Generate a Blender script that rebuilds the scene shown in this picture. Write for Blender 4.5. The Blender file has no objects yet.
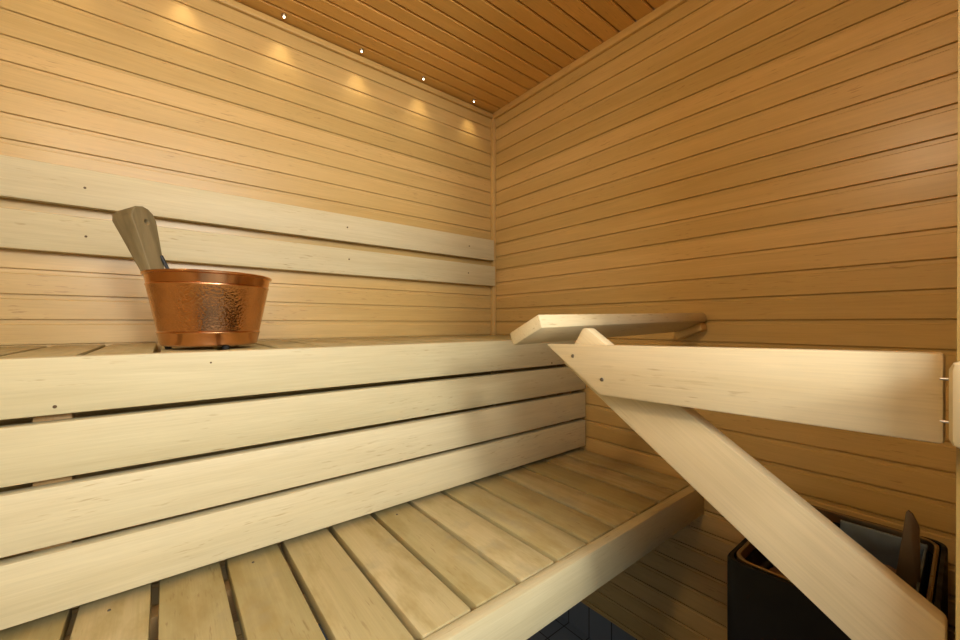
import bpy, bmesh, math, random
from mathutils import Vector, Matrix

random.seed(7)
C = bpy.context.scene.collection
P = 0.065                    # one wall board, in metres
ZF = 19.0                    # eye height above the floor, in boards

def W(x, y, z):              # board units about the eye height -> metres, floor at 0
    return Vector((x * P, y * P, (z + ZF) * P))

# ------------------------------------------------------------------ camera
YAW = 0.6756
cam = bpy.data.cameras.new('camera')
camo = bpy.data.objects.new('camera', cam); C.objects.link(camo)
camo.location = W(-20.006, -23.289, 0)
camo.rotation_euler = (math.pi / 2, 0, -YAW)
cam.sensor_width = 36.0
cam.lens = 36.0 * 393.4 / 960
cam.shift_y = 3.45 / 960
cam.clip_start = 0.01
bpy.context.scene.camera = camo

# ------------------------------------------------------------------ world, lights, exposure
sc = bpy.context.scene
sc.view_settings.view_transform = 'Standard'
sc.view_settings.look = 'None'
sc.view_settings.gamma = 1
sc.view_settings.exposure = -0.8
w = bpy.data.worlds.new('world'); sc.world = w; w.use_nodes = True
w.node_tree.nodes['Background'].inputs['Color'].default_value = (0.9, 0.95, 1.0, 1)
w.node_tree.nodes['Background'].inputs['Strength'].default_value = 0.55

def area(name, loc, target, sx, sy, power, col):
    l = bpy.data.lights.new(name, 'AREA'); l.shape = 'RECTANGLE'; l.size = sx; l.size_y = sy
    l.energy = power; l.color = col
    o = bpy.data.objects.new(name, l); C.objects.link(o)
    o.location = loc
    o.rotation_euler = (target - loc).to_track_quat('-Z', 'Y').to_euler()
    return o
# lamp of the washroom outside the open door
area('washroom_lamp', W(-14.6, -35.0, 2.0), W(-14, 0, -2), 0.20, 0.20, 2.9, (0.97, 0.98, 1.0))
area('doorway_fill_light', W(-22, -41, 12.0), W(-14, -6, 2), 1.3, 0.8, 52.0, (0.93, 0.97, 1.0))  # added high source, shapes the light coming through the doorway

l = bpy.data.lights.new('back_wall_fill', 'POINT'); l.energy = 85; l.shadow_soft_size = 0.12; l.color = (1, 0.96, 0.9)  # added fill, brightens the unseen back wall and the doorway
o = bpy.data.objects.new('back_wall_fill', l); C.objects.link(o); o.location = W(-17, -41, 9)

# ------------------------------------------------------------------ materials
def new_mat(name):
    m = bpy.data.materials.new(name); m.use_nodes = True
    nt = m.node_tree
    return m, nt, nt.nodes['Principled BSDF']

def N(nt, t, **k):
    n = nt.nodes.new(t)
    for a, b in k.items(): setattr(n, a, b)
    return n

def wood(name, dark, light, rough=0.5, boards=False, stain=0.0, spec=0.4, grain=0.5, coat=0.0, phase=0.0, fig=1.0, tone=0.16):
    """wood with its grain along local X; boards=True shifts tone and grain from board to board along local Y"""
    m, nt, bs = new_mat(name); L = nt.links.new
    tc = N(nt, 'ShaderNodeTexCoord')
    sep = N(nt, 'ShaderNodeSeparateXYZ'); L(tc.outputs['Object'], sep.inputs[0])
    wn = N(nt, 'ShaderNodeTexWhiteNoise', noise_dimensions='1D')
    if boards:
        a = N(nt, 'ShaderNodeMath', operation='MULTIPLY_ADD'); a.inputs[1].default_value = 1 / P; a.inputs[2].default_value = 40 + phase
        L(sep.outputs['Y'], a.inputs[0])
        f = N(nt, 'ShaderNodeMath', operation='FLOOR'); L(a.outputs[0], f.inputs[0])
        L(f.outputs[0], wn.inputs['W'])
    else:
        oi = N(nt, 'ShaderNodeObjectInfo')
        a = N(nt, 'ShaderNodeMath', operation='MULTIPLY'); a.inputs[1].default_value = 91.7
        L(oi.outputs['Random'], a.inputs[0]); L(a.outputs[0], wn.inputs['W'])
    off = N(nt, 'ShaderNodeVectorMath', operation='MULTIPLY_ADD')
    L(wn.outputs['Color'], off.inputs[0]); off.inputs[1].default_value = (31, 17, 23); L(tc.outputs['Object'], off.inputs[2])
    def noise(scale, sc_, det=4, ro=0.6, dist=0.0):
        mp = N(nt, 'ShaderNodeMapping'); mp.inputs['Scale'].default_value = sc_; L(off.outputs[0], mp.inputs['Vector'])
        n = N(nt, 'ShaderNodeTexNoise'); n.inputs['Scale'].default_value = scale
        n.inputs['Detail'].default_value = det; n.inputs['Roughness'].default_value = ro; n.inputs['Distortion'].default_value = dist
        L(mp.outputs[0], n.inputs['Vector']); return n
    n1 = noise(1, (2.2, 26, 26), 5, 0.6, 0.6)       # broad figure
    n2 = noise(1, (9, 330, 330), 3, 0.6)            # fine grain
    n3 = noise(1, (3.5, 9, 9), 3, 0.5)              # blotches
    n4 = noise(1, (26, 210, 210), 2, 0.5)           # dashes
    def mix(fac, c1, c2, bt='MIX'):
        x = N(nt, 'ShaderNodeMix', data_type='RGBA', blend_type=bt)
        if isinstance(fac, (int, float)): x.inputs[0].default_value = fac
        else: L(fac, x.inputs[0])
        for i, c in ((6, c1), (7, c2)):
            if isinstance(c, tuple): x.inputs[i].default_value = (*c, 1)
            else: L(c, x.inputs[i])
        return x.outputs[2]
    def rng(v, a, b, c=0.0, d=1.0):
        r = N(nt, 'ShaderNodeMapRange'); L(v, r.inputs[0])
        for i, q in enumerate((a, b, c, d)): r.inputs[i + 1].default_value = q
        return r.outputs[0]
    mid = tuple((p + q) / 2 for p, q in zip(dark, light))
    c = mix(rng(n1.outputs[0], 0.38, 0.64, 0.5 - 0.5 * fig, 0.5 + 0.5 * fig), dark, light)
    c = mix(rng(n3.outputs[0], 0.35, 0.7, 0, 0.55 * fig), c, mid)
    g = rng(n2.outputs[0], 0.3, 0.75, 1 - 0.16 * grain, 1.04)
    gc = N(nt, 'ShaderNodeCombineColor'); [L(g, gc.inputs[i]) for i in range(3)]
    c = mix(1.0, c, gc.outputs[0], 'MULTIPLY')
    d = rng(n4.outputs[0], 0.62, 0.72, 0, 0.6)
    dm = N(nt, 'ShaderNodeMath', operation='MULTIPLY'); L(d, dm.inputs[0]); L(rng(n3.outputs[0], 0.5, 0.62), dm.inputs[1])
    c = mix(dm.outputs[0], c, tuple(x * y for x, y in zip(dark, (0.55, 0.42, 0.3))))
    # tone of each board
    t = rng(wn.outputs['Value'], 0, 1, 1 - tone, 1.05)
    tg = N(nt, 'ShaderNodeCombineColor')
    L(t, tg.inputs[0]); L(t, tg.inputs[1]); L(rng(wn.outputs['Value'], 0, 1, 1 - tone * 1.5, 1.07), tg.inputs[2])
    c = mix(1.0, c, tg.outputs[0], 'MULTIPLY')
    if stain:
        n5 = noise(1, (6, 16, 16), 4, 0.65)
        c = mix(rng(n5.outputs[0], 0.48, 0.68, 0, stain), c, (0.34, 0.25, 0.085))
        n6 = noise(1, (9, 10, 10), 4, 0.6)
        c = mix(rng(n6.outputs[0], 0.56, 0.72, 0, stain * 0.7), c, (0.30, 0.27, 0.17))
    L(c, bs.inputs['Base Color'])
    bs.inputs['Roughness'].default_value = rough
    bs.inputs['Specular IOR Level'].default_value = spec
    bs.inputs['Coat Weight'].default_value = coat; bs.inputs['Coat Roughness'].default_value = 0.22
    bp = N(nt, 'ShaderNodeBump'); bp.inputs['Strength'].default_value = 0.08; bp.inputs['Distance'].default_value = 0.001
    L(n2.outputs[0], bp.inputs['Height']); L(bp.outputs[0], bs.inputs['Normal'])
    return m

PANEL_D, PANEL_L = (0.62, 0.415, 0.15), (0.69, 0.475, 0.185)
M_PANEL = wood('alder_panelling', PANEL_D, PANEL_L, rough=0.40, boards=True, spec=0.5, coat=0.14)
M_CEIL = wood('alder_ceiling', (0.72, 0.41, 0.105), (0.78, 0.46, 0.13), rough=0.42, boards=True, spec=0.5, coat=0.2)
M_TRIM = wood('alder_trim', (0.67, 0.44, 0.16), (0.73, 0.49, 0.19), rough=0.45)
M_ASPEN = wood('aspen', (0.60, 0.515, 0.30), (0.66, 0.58, 0.355), rough=0.55, tone=0.08)
M_SEAT = wood('worn_aspen', (0.46, 0.375, 0.175), (0.56, 0.46, 0.24), rough=0.55, stain=0.7, tone=0.2)
M_RAIL = wood('fresh_aspen', (0.65, 0.53, 0.30), (0.71, 0.59, 0.355), rough=0.5, tone=0.05, fig=0.8)
M_LADLE = wood('weathered_wood', (0.13, 0.095, 0.038), (0.26, 0.195, 0.09), rough=0.7)
M_JAMB_DIM = wood('dimmed_frame_wood', (0.34, 0.21, 0.05), (0.40, 0.25, 0.07), rough=0.6)  # trim wood darkened in its colour to stand for the jamb's dim light
M_DARKWOOD = wood('post_wood', (0.34, 0.20, 0.07), (0.42, 0.26, 0.10), rough=0.6)

def metal(name, col, rough, metallic=1.0, bump=None):
    m, nt, bs = new_mat(name); L = nt.links.new
    bs.inputs['Metallic'].default_value = metallic
    tc = N(nt, 'ShaderNodeTexCoord')
    n = N(nt, 'ShaderNodeTexNoise'); n.inputs['Scale'].default_value = 35; n.inputs['Detail'].default_value = 5
    L(tc.outputs['Object'], n.inputs['Vector'])
    x = N(nt, 'ShaderNodeMix', data_type='RGBA'); L(n.outputs[0], x.inputs[0])
    x.inputs[6].default_value = (*[c * 0.82 for c in col], 1); x.inputs[7].default_value = (*[min(1, c * 1.12) for c in col], 1)
    L(x.outputs[2], bs.inputs['Base Color'])
    r = N(nt, 'ShaderNodeMapRange'); L(n.outputs[0], r.inputs[0])
    r.inputs[1].default_value = 0.3; r.inputs[2].default_value = 0.7; r.inputs[3].default_value = rough * 0.8; r.inputs[4].default_value = min(1, rough * 1.3)
    L(r.outputs[0], bs.inputs['Roughness'])
    if bump:
        v = N(nt, 'ShaderNodeTexVoronoi'); v.feature = 'SMOOTH_F1'; v.inputs['Scale'].default_value = bump[0]
        L(tc.outputs['Object'], v.inputs['Vector'])
        sp = N(nt, 'ShaderNodeSeparateXYZ'); L(tc.outputs['Object'], sp.inputs[0])
        # hammered only on the middle band of the bucket
        ra = N(nt, 'ShaderNodeMapRange'); L(sp.outputs['Z'], ra.inputs[0]); ra.inputs[1].default_value = bump[2]; ra.inputs[2].default_value = bump[2] + 0.004
        rb = N(nt, 'ShaderNodeMapRange'); L(sp.outputs['Z'], rb.inputs[0]); rb.inputs[1].default_value = bump[3]; rb.inputs[2].default_value = bump[3] - 0.004
        mm = N(nt, 'ShaderNodeMath', operation='MULTIPLY'); L(ra.outputs[0], mm.inputs[0]); L(rb.outputs[0], mm.inputs[1])
        ms = N(nt, 'ShaderNodeMath', operation='MULTIPLY'); L(mm.outputs[0], ms.inputs[0]); ms.inputs[1].default_value = bump[1]
        bp = N(nt, 'ShaderNodeBump'); bp.inputs['Distance'].default_value = 0.004
        L(ms.outputs[0], bp.inputs['Strength']); L(v.outputs['Distance'], bp.inputs['Height']); L(bp.outputs[0], bs.inputs['Normal'])
    return m
M_COPPER = metal('copper', (0.66, 0.335, 0.15), 0.2, bump=(230, 0.2, 0.040, 0.136))
M_COPPER_IN = metal('copper_inside', (0.60, 0.25, 0.10), 0.35)
M_IRON = metal('black_iron', (0.02, 0.02, 0.02), 0.5, 0.3)
M_BLACK = metal('black_enamel', (0.006, 0.006, 0.007), 0.5, 0.0)
M_BLACK.node_tree.nodes['Principled BSDF'].inputs['Specular IOR Level'].default_value = 0.2
M_STEEL = metal('dull_steel', (0.24, 0.31, 0.42), 0.45)
M_HOLE = metal('rusty_screw', (0.12, 0.07, 0.03), 0.8, 0.0)
M_RIM = metal('dark_steel_rim', (0.34, 0.28, 0.20), 0.34)
M_FIN = metal('brown_steel', (0.22, 0.17, 0.13), 0.5)  # steel with a brown base tint
M_SCREW = metal('screw_steel', (0.20, 0.17, 0.13), 0.5)
M_BOLT = metal('bright_zinc', (0.62, 0.63, 0.66), 0.3)
M_STONE = metal('sauna_stone_grey', (0.24, 0.15, 0.09), 0.9, 0.0)

def tile_mat(name, col, grout, s, rough):
    m, nt, bs = new_mat(name); L = nt.links.new
    tc = N(nt, 'ShaderNodeTexCoord')
    b = N(nt, 'ShaderNodeTexBrick'); b.offset = 0; b.inputs['Scale'].default_value = 1
    b.inputs['Color1'].default_value = (*col, 1); b.inputs['Color2'].default_value = (*[c * 0.92 for c in col], 1)
    b.inputs['Mortar'].default_value = (*grout, 1); b.inputs['Mortar Size'].default_value = 0.0022
    b.inputs['Brick Width'].default_value = s; b.inputs['Row Height'].default_value = s
    L(tc.outputs['Object'], b.inputs['Vector']); L(b.outputs['Color'], bs.inputs['Base Color'])
    bs.inputs['Roughness'].default_value = rough
    return m
M_TILE = tile_mat('grey_floor_tile', (0.20, 0.22, 0.24), (0.05, 0.05, 0.05), 0.10, 0.18)
M_REFLECTOR, _nt, _b = new_mat('white_reflector'); _b.inputs['Base Color'].default_value = (0.75, 0.76, 0.76, 1)  # white of the added reflecting wall

m, nt, bs = new_mat('lamp_lens'); M_LENS = m
bs.inputs['Base Color'].default_value = (1, 0.9, 0.75, 1)
bs.inputs['Emission Color'].default_value = (1, 0.86, 0.62, 1); bs.inputs['Emission Strength'].default_value = 14

# ------------------------------------------------------------------ helpers
def link(name, bm, mat, parent=None, mw=None, smooth=False):
    me = bpy.data.meshes.new(name); bmesh.ops.recalc_face_normals(bm, faces=bm.faces); bm.to_mesh(me); bm.free()
    if smooth:
        for p in me.polygons: p.use_smooth = True
        me.set_sharp_from_angle(angle=math.radians(38))
    me.materials.append(mat)
    o = bpy.data.objects.new(name, me); C.objects.link(o)
    mw = mw or Matrix.Identity(4)
    if parent:
        o.parent = parent
        o.matrix_basis = Matrix.Translation(-parent.location) @ mw
    else:
        o.matrix_basis = mw
    return o

def thing(name, label, cat, loc, group=None):
    o = bpy.data.objects.new(name, None); C.objects.link(o); o.location = loc; o.empty_display_size = 0.05
    return tag(o, label, cat, group)
def tag(o, label, cat, group=None):
    o['label'] = label; o['category'] = cat
    if group: o['group'] = group
    return o
def struct(o): o['kind'] = 'structure'; return o

def frame(origin, ex, ey):
    ex = Vector(ex).normalized(); ey = Vector(ey); ez = ex.cross(ey).normalized(); ey = ez.cross(ex)
    return Matrix(((ex.x, ey.x, ez.x, origin.x), (ex.y, ey.y, ez.y, origin.y), (ex.z, ey.z, ez.z, origin.z), (0, 0, 0, 1)))

def bev(bm, r, seg=2):
    if r > 0: bmesh.ops.bevel(bm, geom=bm.edges[:], offset=r, segments=seg, profile=0.5, affect='EDGES', clamp_overlap=True)

def box_bm(sx, sy, sz, r=0.0):
    bm = bmesh.new(); bmesh.ops.create_cube(bm, size=1)
    bmesh.ops.scale(bm, vec=(sx, sy, sz), verts=bm.verts); bev(bm, r); return bm

def plank(name, p0, p1, side, width, thick, mat, parent=None, r=0.05):
    """plank from p0 to p1 (board units, centre line), width along 'side'; r = edge rounding in board units"""
    a, b = W(*p0), W(*p1)
    mw = frame((a + b) / 2, b - a, side)
    return link(name, box_bm((b - a).length, width * P, thick * P, r * P), mat, parent, mw, True)

def prism(name, pts, thick, mw, mat, parent=None, r=0.0):
    """polygon in local XY (metres), extruded along local Z from 0 to thick"""
    bm = bmesh.new()
    lo = [bm.verts.new((x, y, 0)) for x, y in pts]; hi = [bm.verts.new((x, y, thick)) for x, y in pts]
    bm.faces.new(lo); bm.faces.new(hi[::-1]); n = len(pts)
    for i in range(n): bm.faces.new((lo[i], lo[(i + 1) % n], hi[(i + 1) % n], hi[i]))
    bev(bm, r)
    return link(name, bm, mat, parent, mw, True)

def screw(parent, x, y, z, n, r=0.0035, mat=None):
    """flat screw head, n = outward direction"""
    bm = bmesh.new()
    bmesh.ops.create_cone(bm, cap_ends=True, segments=16, radius1=r, radius2=r * 0.8, depth=0.0016)
    bmesh.ops.create_cone(bm, cap_ends=True, segments=8, radius1=r * 0.35, radius2=r * 0.35, depth=0.0022)
    q = Vector(n).to_track_quat('Z', 'Y').to_matrix().to_4x4()
    return link('screw', bm, mat or M_SCREW, parent, Matrix.Translation(W(x, y, z)) @ q)

def panelling(name, length, y0, y1, phase, mw, mat, step=1.0, slot=0.06, lip=0.12, dep=0.03, sdep=0.10):
    """tongue-and-groove boards along local X, stacked along local Y, face towards +Z; one board starts at phase + k*step"""
    pr = [(y0, 0.0)]
    k = math.ceil((y0 - phase) / step + 1e-6)
    while phase + k * step < y1:
        g = phase + k * step             # groove: the upper board's bottom edge is at g
        pr += [(g - lip - slot - 0.03, 0.0), (g - lip - slot, -dep), (g - slot, -dep), (g - slot, -sdep), (g, -sdep), (g, -0.02), (g + 0.02, 0.0)]
        k += 1
    pr = [q for q in pr if q[0] <= y1] + [(y1, 0.0), (y1, -0.6), (y0, -0.6)]
    bm = bmesh.new()
    A = [bm.verts.new((0, y * P, z * P)) for y, z in pr]; B = [bm.verts.new((length * P, y * P, z * P)) for y, z in pr]
    n = len(pr)
    for i in range(n): bm.faces.new((A[i], A[(i + 1) % n], B[(i + 1) % n], B[i]))
    bm.faces.new(A); bm.faces.new(B[::-1])
    return link(name, bm, mat, None, mw)

def wbox(name, lo, hi, mat, parent=None, r=0.0, grain='x'):
    lo, hi = W(*lo), W(*hi); s = hi - lo; c = (lo + hi) / 2
    if grain == 'x': return link(name, box_bm(s.x, s.y, s.z, r * P), mat, parent, Matrix.Translation(c), r > 0)
    if grain == 'y': return link(name, box_bm(s.y, s.x, s.z, r * P), mat, parent, frame(c, (0, 1, 0), (-1, 0, 0)), r > 0)
    return link(name, box_bm(s.z, s.y, s.x, r * P), mat, parent, frame(c, (0, 0, 1), (0, 1, 0)), r > 0)

X, Y, Z = Vector((1, 0, 0)), Vector((0, 1, 0)), Vector((0, 0, 1))
CEIL = 16.26; XL = -27.5; FY = -23.22; WB = -17.15
# ------------------------------------------------------------------ setting
# local Y = height; phase .155 in eye units
struct(panelling('wall_left', -XL, WB, CEIL, 0.155, frame(W(XL, 0, 0), X, Z), M_PANEL))
# right wall: face towards -X; local X runs along +Y... so that X cross Z = -X: ex = -Y
struct(panelling('wall_right', 24.4, WB, CEIL, 0.155, frame(W(0, 0, 0), -Y, Z), M_PANEL))
struct(panelling('wall_far', 24.4, WB, CEIL, 0.155, frame(W(XL, -24.4, 0), Y, Z), M_PANEL))
# ceiling: face down (-Z); boards along X, stacked along -Y
struct(panelling('ceiling', -XL, 0.0, 24.4, 1.06, frame(W(XL, 0, CEIL), X, -Y), M_CEIL, slot=0.10, lip=0.04, dep=0.04, sdep=0.22))
struct(wbox('floor', (XL - 12, -46, -ZF - 0.5), (14, 0.6, -ZF), M_TILE))
struct(wbox('baseboard_left', (XL, -0.05, -ZF), (0, 0.6, WB), M_TILE))
struct(wbox('baseboard_right', (0.05, -24.4, -ZF), (0.6, 0.6, WB), M_TILE))
# door wall with the doorway the photo is taken from
DX0, DX1, DZ = -26.5, -11.15, 14.0
struct(wbox('wall_front', (DX1, FY - 1.18, -ZF), (0, FY, CEIL), M_PANEL, grain='x'))
struct(wbox('wall_front', (XL, FY - 1.18, -ZF), (DX0, FY, CEIL), M_PANEL, grain='x'))
struct(wbox('wall_front', (DX0, FY - 1.18, DZ), (DX1, FY, CEIL), M_PANEL, grain='x'))
struct(wbox('reflector_wall', (XL - 12, -47, -ZF), (14, -46, 20), M_REFLECTOR))  # unseen white wall, added so the copper mirrors something bright
# jamb, leaning a touch
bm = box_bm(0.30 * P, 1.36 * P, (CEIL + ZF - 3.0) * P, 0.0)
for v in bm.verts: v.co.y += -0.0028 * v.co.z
struct(link('trim_1', bm, M_JAMB_DIM, None, Matrix.Translation(W(DX1 - 0.15, FY - 0.62, (CEIL - ZF - 3.0) / 2))))
# ceiling and corner battens
struct(wbox('trim_2', (XL, -0.22, 15.84), (0, 0, CEIL - 0.07), M_TRIM, r=0.04))
struct(wbox('trim_3', (-0.22, FY, 15.80), (0, -0.22, CEIL), M_TRIM, r=0.04, grain='y'))
struct(wbox('trim_4', (-0.30, -0.30, -7.6), (0, 0, 15.82), M_TRIM, r=0.04, grain='z'))

# ------------------------------------------------------------------ upper bench
UB = thing('upper_bench', 'upper pale slatted bench along the left wall that carries the copper bucket', 'bench', W(-13.8, -4.4, -ZF))
GAP0 = -20.2                              # a gap centre; slats repeat every 1.675
def slats(parent, zt, y0, y1, mat, start, n, p0, step=1.675, w_=1.50, t=0.42):
    first = None
    for i in range(n):
        xc = p0 + step * (start + i + 0.5)
        if xc > -0.9: break
        if first is None:
            first = plank('seat_slat', (xc, y0, zt - t / 2), (xc, y1, zt - t / 2), X, w_, t, mat, parent, 0.05); x0 = xc
        else:
            c = first.copy(); C.objects.link(c); c.parent = parent
            c.location = first.location + Vector(((xc - x0) * P, 0, 0))
    return first
slats(UB, -0.88, -8.27, -0.32, M_SEAT, -4, 17, GAP0)
plank('front_rail', (XL + 0.1, -8.5, -1.595), (-0.1, -8.5, -1.595), Z, 1.48, 0.42, M_ASPEN, UB, 0.06)
for xs in (-22.15, -4.6):
    wbox('cross_bearer', (xs - 0.55, -8.2, -2.3), (xs + 0.55, -0.35, -1.32), M_DARKWOOD, UB, 0.03, 'y')
for px in [(-22.19, -2.12), (-3.2, -2.2)]: screw(UB, px[0], -8.72, px[1], -Y, 0.0028, M_HOLE)
for px in [(-18.9, -1.2)]: screw(UB, px[0], -8.72, px[1], -Y, 0.0018, M_HOLE)

# slatted screen between the two benches
SK = thing('bench_skirt', 'three pale horizontal boards closing the space between upper and lower bench', 'bench skirt', W(-13.8, -8.5, -7.62))
for zc, zh in ((-3.243, 1.445), (-4.905, 1.50), (-6.615, 1.56)):
    plank('skirt_board', (XL + 0.1, -8.5, zc), (-0.12, -8.5, zc), Z, zh, 0.42, M_ASPEN, SK, 0.05)
for xs in (-22.15, -1.2):
    wbox('upright', (xs - 0.5, -8.29, -7.55), (xs + 0.22, -7.8, -2.35), M_DARKWOOD, SK, 0.03, 'z')

# lower bench
LB = thing('lower_bench', 'lower slatted bench with worn boards and a pale front rail', 'bench', W(-13.8, -11.5, -ZF))
slats(LB, -7.62, -14.93, -7.9, M_SEAT, -4, 17, -20.22)
LB_rail = plank('front_rail', (XL + 0.1, -15.19, -8.32), (-0.08, -15.19, -8.32), Z, 1.42, 0.44, M_ASPEN, LB, 0.10)
for yy in (-9.0, -14.2):
    wbox('long_bearer', (XL + 0.1, yy - 0.3, -9.1), (-0.1, yy + 0.3, -8.05), M_DARKWOOD, LB, 0.03)
for (x_, y_) in [(-25.5, -14.2), (-25.5, -9.0)]:
    wbox('leg', (x_ - 0.4, y_ - 0.3, -ZF), (x_ + 0.4, y_ + 0.3, -9.1), M_DARKWOOD, LB, 0.03, 'z')
for i in (0, 2, 5):
    xc = -20.22 + 1.675 * (i - 0.5)
    screw(LB, xc - 0.1, -8.98, -7.61, Z, 0.0026)

# backrest
BR = thing('backrest', 'two long pale boards mounted one above the other on the left wall', 'backrest', W(-13.8, 0, 2.8))
plank('backrest_board', (XL + 0.1, -0.40, 5.555), (-0.42, -0.40, 5.555), Z, 1.55, 0.36, M_ASPEN, BR, 0.05)
plank('backrest_board', (XL + 0.1, -0.40, 3.60), (-0.30, -0.40, 3.60), Z, 1.50, 0.36, M_ASPEN, BR, 0.05)
for xs, zc in [(a, b) for a in (-22.5, -13.0, -2.85) for b in (3.6, 5.55)]:
    wbox('spacer', (xs - 0.5, -0.22, zc - 0.55), (xs + 0.5, 0.0, zc + 0.5), M_DARKWOOD, BR, 0, 'z')
for x_, z_ in [(-22.56, 5.56), (-22.53, 3.57), (-2.8, 5.6), (-2.88, 3.65), (-11.6, 3.75), (-11.7, 5.6)]:
    screw(BR, x_, -0.585, z_, -Y, 0.0032, M_HOLE)

# ------------------------------------------------------------------ heater guard
GX = -11.2
G = thing('heater_guard', 'pale wooden guard rail round the heater with a long diagonal brace', 'railing', W(-10.8, -19.2, -6.2))
# polygon boards live in the plane X = const; local X runs along -Y, local Y up
def yz_board(name, pts, x0, t, mat, r=0.05, ex=None):
    """pts in (Y,Z) board units; the board fills x0..x0+t"""
    o = W(x0, pts[0][0], pts[0][1])
    ex = ex or Vector((0, pts[1][0] - pts[0][0], pts[1][1] - pts[0][1]))
    mw = frame(o, ex, Vector((0, 0, 1)))          # local Z points to +X or -X
    inv = mw.inverted()
    zdir = (mw.to_3x3() @ Vector((0, 0, 1))).x
    loc = [inv @ W(x0, y, z) for y, z in pts]
    if zdir < 0: mw = mw @ Matrix.Translation((0, 0, -t * P))
    return prism(name, [(v.x, v.y) for v in loc], t * P, mw, mat, G, r * P)
yz_board('rail_board', [(-15.40, -0.61), (-23.05, -0.43), (-23.05, -1.76), (-17.25, -1.86)], GX, 0.40, M_RAIL, 0.05)
s = 0.683; c1 = (-16.34, -1.607)
def le(y): return c1[1] + s * (y - c1[0])
def re_(y): return -2.4736 + s * (y + 19.967)
yz_board('diagonal_brace', [(-15.72, le(-15.72)), (-23.06, le(-23.06)), (-23.06, re_(-23.06)), (-16.55, -0.13), (-16.40, -0.13)], GX + 0.42, 0.40, M_RAIL, 0.06)
# side rail, tilted, from the brace to the right wall
import itertools
def hexa(name, A, B, mat, parent, r):
    """A,B = four corners (board units) of the two ends; near-top, near-bottom, far-bottom, far-top"""
    a = [W(*p) for p in A]; b = [W(*p) for p in B]
    mw = frame(a[0], b[0] - a[0], a[3] - a[0]); inv = mw.inverted()
    bm = bmesh.new(); va = [bm.verts.new(inv @ p) for p in a]; vb = [bm.verts.new(inv @ p) for p in b]
    bm.faces.new(va); bm.faces.new(vb[::-1])
    for i in range(4): bm.faces.new((va[i], va[(i + 1) % 4], vb[(i + 1) % 4], vb[i]))
    bev(bm, r * P)
    return link(name, bm, mat, parent, mw, True)
hexa('side_rail', [(-11.6, -15.48, .28), (-11.6, -15.63, -.13), (-11.6, -14.42, -.70), (-11.6, -14.24, -.30)],
     [(-0.04, -15.40, .53), (-0.04, -15.55, .14), (-0.04, -14.35, -.42), (-0.04, -14.17, -.04)], M_RAIL, G, 0.07)
hexa('wall_cleat', [(-0.62, -15.42, .03), (-0.62, -15.52, -.30), (-0.62, -14.33, -.80), (-0.62, -14.25, -.46)],
     [(-0.02, -15.42, .03), (-0.02, -15.52, -.30), (-0.02, -14.33, -.80), (-0.02, -14.25, -.46)], M_TRIM, G, 0.03)
wbox('jamb_block', (-11.95, -24.1, -1.66), (-11.52, -23.105, -0.50), M_RAIL, G, 0.12, 'z')
for y_, z_ in [(-16.40, -0.90), (-17.33, -1.45)]: screw(G, GX - 0.01, y_, z_, -X, 0.0034)
for z_ in (-0.78, -1.38):
    bm = bmesh.new(); bmesh.ops.create_cone(bm, cap_ends=True, segments=12, radius1=0.0012, radius2=0.0012, depth=0.008)
    link('bolt', bm, M_BOLT, G, frame(W(-11.45, -23.075, z_), X, Z), True)

# ------------------------------------------------------------------ heater
HT = thing('sauna_heater', 'black electric sauna heater low in the corner behind the diagonal brace', 'heater', W(-4.1, -20.85, -15.5))
hx0, hx1, hy0, hy1, hz = -7.25, -1.0, -22.85, -18.76, -6.83
def rr(x0, x1, y0, y1, r, z, seg=7):
    out = []
    for cx, cy, a0 in ((x1 - r, y1 - r, 0), (x0 + r, y1 - r, 90), (x0 + r, y0 + r, 180), (x1 - r, y0 + r, 270)):
        for i in range(seg + 1):
            a = math.radians(a0 + 90 * i / seg); out.append(W(cx + r * math.cos(a), cy + r * math.sin(a), z))
    return out
def loft(name, loops, mat, parent, cap0=False, cap1=False):
    bm = bmesh.new(); prev = None; rings = []
    for lp in loops: rings.append([bm.verts.new(p) for p in lp])
    n = len(rings[0])
    for a, b in zip(rings, rings[1:]):
        for i in range(n): bm.faces.new((a[i], a[(i + 1) % n], b[(i + 1) % n], b[i]))
    if cap0: bm.faces.new(rings[0])
    if cap1: bm.faces.new(rings[-1])
    return link(name, bm, mat, parent, None, True)
R = lambda d, r, z: rr(hx0 + d, hx1 - d, hy0 + d, hy1 - d, r, z)
loft('outer_shell', [R(0.1, .3, -15.5), R(0.0, .35, -15.2), R(0.0, .35, hz - 0.06), R(0.03, .34, hz), R(0.12, .34, hz), R(0.12, .34, -15.3)], M_BLACK, HT, True)
loft('rim', [R(0.16, .46, hz - 0.3), R(0.16, .46, hz + 0.02), R(0.20, .45, hz + 0.05), R(0.25, .44, hz + 0.02), R(0.25, .44, hz - 0.3)], M_RIM, HT)
loft('stone_basket', [R(0.28, .44, hz - 0.3), R(0.30, .42, hz - 0.4), R(0.30, .40, hz - 1.5)], M_BLACK, HT, False, True)
wbox('back_panel', (-1.52, -22.45, -8.28), (-1.42, -20.42, -6.9), M_STEEL, HT, 0.03, 'y')
wbox('side_panel', (-6.2, -22.44, -8.28), (-1.6, -22.38, -6.98), M_STEEL, HT, 0.02)
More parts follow.
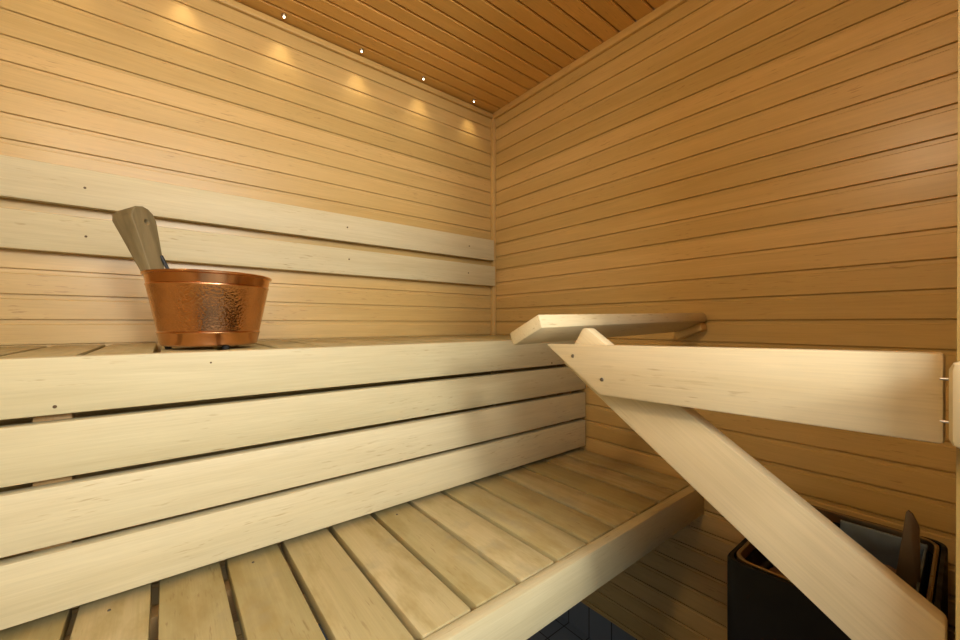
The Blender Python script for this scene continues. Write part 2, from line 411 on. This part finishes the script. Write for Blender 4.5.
# pointed steel blade standing up out of the stones
pts = [(-21.98, -7.0), (-22.17, -5.2), (-22.22, -5.13), (-22.30, -5.2), (-22.42, -5.50), (-22.46, -8.28), (-21.86, -8.28)]
o = W(-4.0, 0, 0); mw = frame(o, -Y, Z)
prism('steam_deflector', [(-y * P, z * P) for y, z in pts], 0.12 * P, mw, M_FIN, HT, 0.02 * P)
for yy in (-19.1, -20.08, -21.06):      # heating elements
    bm = bmesh.new(); bmesh.ops.create_cone(bm, cap_ends=True, segments=12, radius1=0.1 * P, radius2=0.1 * P, depth=4.4 * P)
    link('heating_element', bm, M_IRON, HT, frame(W(-4.1, yy, -7.9), Z, Y), True)

# stones
base = []
for k in range(4):
    bm = bmesh.new(); bmesh.ops.create_icosphere(bm, subdivisions=2, radius=0.40 * P)
    rnd = random.Random(k)
    ph = [rnd.uniform(0, 6) for _ in range(6)]
    for v in bm.verts:
        q = v.co * 40
        v.co *= 1 + 0.13 * math.sin(q.x * 1.7 + ph[0]) * math.cos(q.y * 1.9 + ph[1]) + 0.10 * math.sin(q.z * 2.6 + ph[2]) + rnd.uniform(-.03, .03)
        v.co.z *= 0.75
    me = bpy.data.meshes.new('heater_stone'); bm.to_mesh(me); bm.free(); me.materials.append(M_STONE)
    for p in me.polygons: p.use_smooth = False
    base.append(me)
cnt = 0
for ix in range(5):
    for iy in range(3):
        x_ = -6.2 + ix * 0.98 + random.uniform(-.06, .06); y_ = -21.55 + iy * 0.98 + random.uniform(-.02, .02)
        st = bpy.data.objects.new('heater_stone', base[cnt % 4]); C.objects.link(st); cnt += 1
        st.location = W(x_, y_, -7.98 + random.uniform(0, .06)); st.rotation_euler = (0, 0, random.uniform(0, 6))
        tag(st, 'rough brown-grey stone lying inside the black heater', 'stone', 'stones in the heater')

# ------------------------------------------------------------------ bucket and ladle
bc = W(-18.72, -6.4, -0.86)
BK = thing('copper_bucket', 'hammered copper bucket standing on the upper bench', 'bucket', bc)
def lathe(name, prof, mat, parent, c, seg=72):
    bm = bmesh.new(); rings = []
    for r, z in prof:
        rings.append([bm.verts.new((r * math.cos(2 * math.pi * i / seg), r * math.sin(2 * math.pi * i / seg), z)) for i in range(seg)])
    for a, b in zip(rings, rings[1:]):
        for i in range(seg): bm.faces.new((a[i], a[(i + 1) % seg], b[(i + 1) % seg], b[i]))
    bm.faces.new(rings[0]); bm.faces.new(rings[-1])
    return link(name, bm, mat, parent, Matrix.Translation(c), True)
H = 2.42 * P; r0, r1 = 1.42 * P, 1.86 * P; zb = 0.10 * P
def rad(t): return r0 + (r1 - r0) * t
def bead(t, h=0.0016, dz=0.0026):
    z = zb + H * t
    return [(rad(t), z - dz), (rad(t) + h, z - dz * .4), (rad(t) + h, z + dz * .4), (rad(t), z + dz)]
prof = [(r0 - 0.006, zb), (r0, zb + 0.004)] + bead(0.19) + bead(0.84) + [(rad(0.97), zb + H * 0.97), (r1 + 0.003, zb + H - 0.003), (r1 + 0.0035, zb + H), (r1 + 0.001, zb + H + 0.002), (r1 - 0.002, zb + H - 0.001),
        (rad(0.8) - 0.002, zb + H * .8), (r0 - 0.002, zb + 0.006)]
lathe('bucket_body', prof, M_COPPER, BK, bc)
for a in (-75, 165, 45):
    bm = bmesh.new(); bmesh.ops.create_cone(bm, cap_ends=True, segments=14, radius1=0.006, radius2=0.008, depth=zb + 0.002)
    link('foot', bm, M_IRON, BK, Matrix.Translation(bc + Vector((math.cos(math.radians(a)) * (r0 - .012), math.sin(math.radians(a)) * (r0 - .012), zb / 2 + 0.0005))), True)

# ladle: wide flat handle leaning out of the bucket, iron neck and bowl inside
LD = thing('sauna_ladle', 'weathered wooden ladle leaning in the copper bucket', 'ladle', W(-18.9, -6.2, -0.5))
cu = bpy.data.curves.new('handle_outline', 'CURVE'); cu.dimensions = '2D'; cu.fill_mode = 'BOTH'
def spline(pts):
    s_ = cu.splines.new('POLY'); s_.points.add(len(pts) - 1); s_.use_cyclic_u = True
    for p, q in zip(s_.points, pts): p.co = (q[0] * P, q[1] * P, 0, 1)
# local X across, Y along the handle (downwards negative), origin at the handle top centre
out = [(-.36, -.32), (-.27, -.12), (-.14, -.02), (.06, 0), (.22, -.06), (.34, -.2), (.40, -.42), (.36, -.9), (.30, -1.6), (.24, -2.2), (.20, -2.9), (-.16, -2.9), (-.19, -2.2), (-.26, -1.4), (-.31, -.8)]
spline(out)
spline([(0.07 + .10 * math.cos(a * math.pi / 6), -.46 + .10 * math.sin(a * math.pi / 6)) for a in range(12)])
cu.extrude = 0.24 * P; cu.bevel_depth = 0.03 * P; cu.bevel_resolution = 2
tmp = bpy.data.objects.new('tmp', cu); C.objects.link(tmp)
bpy.context.view_layer.update()
dg = bpy.context.evaluated_depsgraph_get()
me = bpy.data.meshes.new_from_object(tmp.evaluated_get(dg)); bpy.data.objects.remove(tmp)
# remap so that the grain (local X) runs along the handle
bm = bmesh.new(); bm.from_mesh(me)
for v in bm.verts:
    k = max(0.0, 1 + v.co.y / P / 2.4)
    v.co = Vector((-v.co.y, v.co.x - 0.10 * P * k, v.co.z * (0.5 + 1.0 * k)))
top = W(-20.80, -6.35, 3.66); bot = W(-20.16, -6.5, 1.1)
ax = (bot - top).normalized()
# facing direction: towards the camera, turned a little so that the left edge shows
face = Vector((0.75, -0.75, 0)); side = face.cross(ax)
handle = link('handle', bm, M_LADLE, LD, frame(top, ax, side), True)
def tube(name, pts, r, mat, parent, seg=10):
    bm = bmesh.new(); rings = []
    for i, p in enumerate(pts):
        d = (pts[min(i + 1, len(pts) - 1)] - pts[max(i - 1, 0)]).normalized(); q = d.to_track_quat('Z', 'Y')
        rings.append([bm.verts.new(p + q @ Vector((r * math.cos(2 * math.pi * k / seg), r * math.sin(2 * math.pi * k / seg), 0))) for k in range(seg)])
    for a, b in zip(rings, rings[1:]):
        for i in range(seg): bm.faces.new((a[i], a[(i + 1) % seg], b[(i + 1) % seg], b[i]))
    bm.faces.new(rings[0]); bm.faces.new(rings[-1])
    return link(name, bm, mat, parent, None, True)
tube('neck', [W(-20.10, -6.42, 2.25), W(-20.0, -6.44, 2.0), W(-19.88, -6.46, 1.72), W(-19.7, -6.46, 1.5), W(-19.3, -6.4, .6), W(-19.1, -6.35, .15)], 0.055 * P, M_IRON, LD)
bw = [(0.001, 0.0), (.30 * P, .02 * P), (.52 * P, .16 * P), (.62 * P, .45 * P), (.59 * P, .45 * P), (.49 * P, .19 * P), (.28 * P, .07 * P), (0.001, .05 * P)]
lathe('bowl', bw, M_IRON, LD, W(-18.9, -6.2, -.35), 32)

# ------------------------------------------------------------------ added warm fill lamp, unseen, on the wall left of the camera
WL = thing('warm_fill_lamp', 'added milk-glass fill lamp in a wooden ring, out of view by the doorway', 'lamp', W(XL, -21.2, 13.4))
def disc_lathe(name, prof, mat):
    bm = bmesh.new(); seg = 40; rg = []
    for r_, h_ in prof: rg.append([bm.verts.new((h_, r_ * math.cos(2 * math.pi * k / seg), r_ * math.sin(2 * math.pi * k / seg))) for k in range(seg)])
    for a, b in zip(rg, rg[1:]):
        for k in range(seg): bm.faces.new((a[k], a[(k + 1) % seg], b[(k + 1) % seg], b[k]))
    bm.faces.new(rg[0]); bm.faces.new(rg[-1])
    return link(name, bm, mat, WL, Matrix.Translation(WL.location), True)
M_GLASS, _n, _b = new_mat('fill_lamp_glass'); _b.inputs['Base Color'].default_value = (0.9, 0.85, 0.75, 1)
_b.inputs['Emission Color'].default_value = (1, 0.76, 0.48, 1); _b.inputs['Emission Strength'].default_value = 105
disc_lathe('mounting_ring', [(.125, 0.001), (.125, .03), (.11, .036), (.10, .03), (.10, .001)], M_TRIM)
disc_lathe('glass_globe', [(.098, .012), (.098, .05), (.085, .075), (.055, .092), (.02, .10)], M_GLASS)

# ------------------------------------------------------------------ ceiling pin lights
names = ['fourth from the corner', 'third from the corner', 'second from the corner', 'nearest the corner']
for i, x_ in enumerate([-15.1, -10.88, -6.66, -2.44, -19.32, -23.54]):
    lab = ('tiny star-like ceiling light in the first ceiling board, ' + names[i]) if i < 4 else \
        ('tiny ceiling light over the left end of the bench, ' + ('first' if i == 4 else 'second') + ' beyond the frame')
    T = thing('ceiling_light', lab, 'light', W(x_, -0.66, CEIL - .02), 'pin lights along the ceiling edge')
    bm = bmesh.new(); seg = 20; rg = []
    for r_, z_ in ((.13, 0), (.13, -.04), (.10, -.08), (.05, -.08), (.05, -.02)):
        rg.append([bm.verts.new((r_ * P * math.cos(2 * math.pi * k / seg), r_ * P * math.sin(2 * math.pi * k / seg), z_ * P)) for k in range(seg)])
    for a, b in zip(rg, rg[1:]):
        for k in range(seg): bm.faces.new((a[k], a[(k + 1) % seg], b[(k + 1) % seg], b[k]))
    link('ring', bm, M_RIM, T, Matrix.Translation(T.location), True)
    bm = bmesh.new(); bmesh.ops.create_uvsphere(bm, u_segments=14, v_segments=8, radius=0.05 * P)
    link('lens', bm, M_LENS, T, Matrix.Translation(T.location + Vector((0, 0, -.10 * P))), True)
    l = bpy.data.lights.new('ceiling_light_beam', 'SPOT'); l.energy = 2.3; l.color = (1, 0.78, 0.46); l.shadow_soft_size = 0.012
    l.spot_size = math.radians(78); l.spot_blend = 1.0
    lo = bpy.data.objects.new('ceiling_light_beam', l); C.objects.link(lo); lo.parent = T; lo.location = (0, 0, -.24 * P)
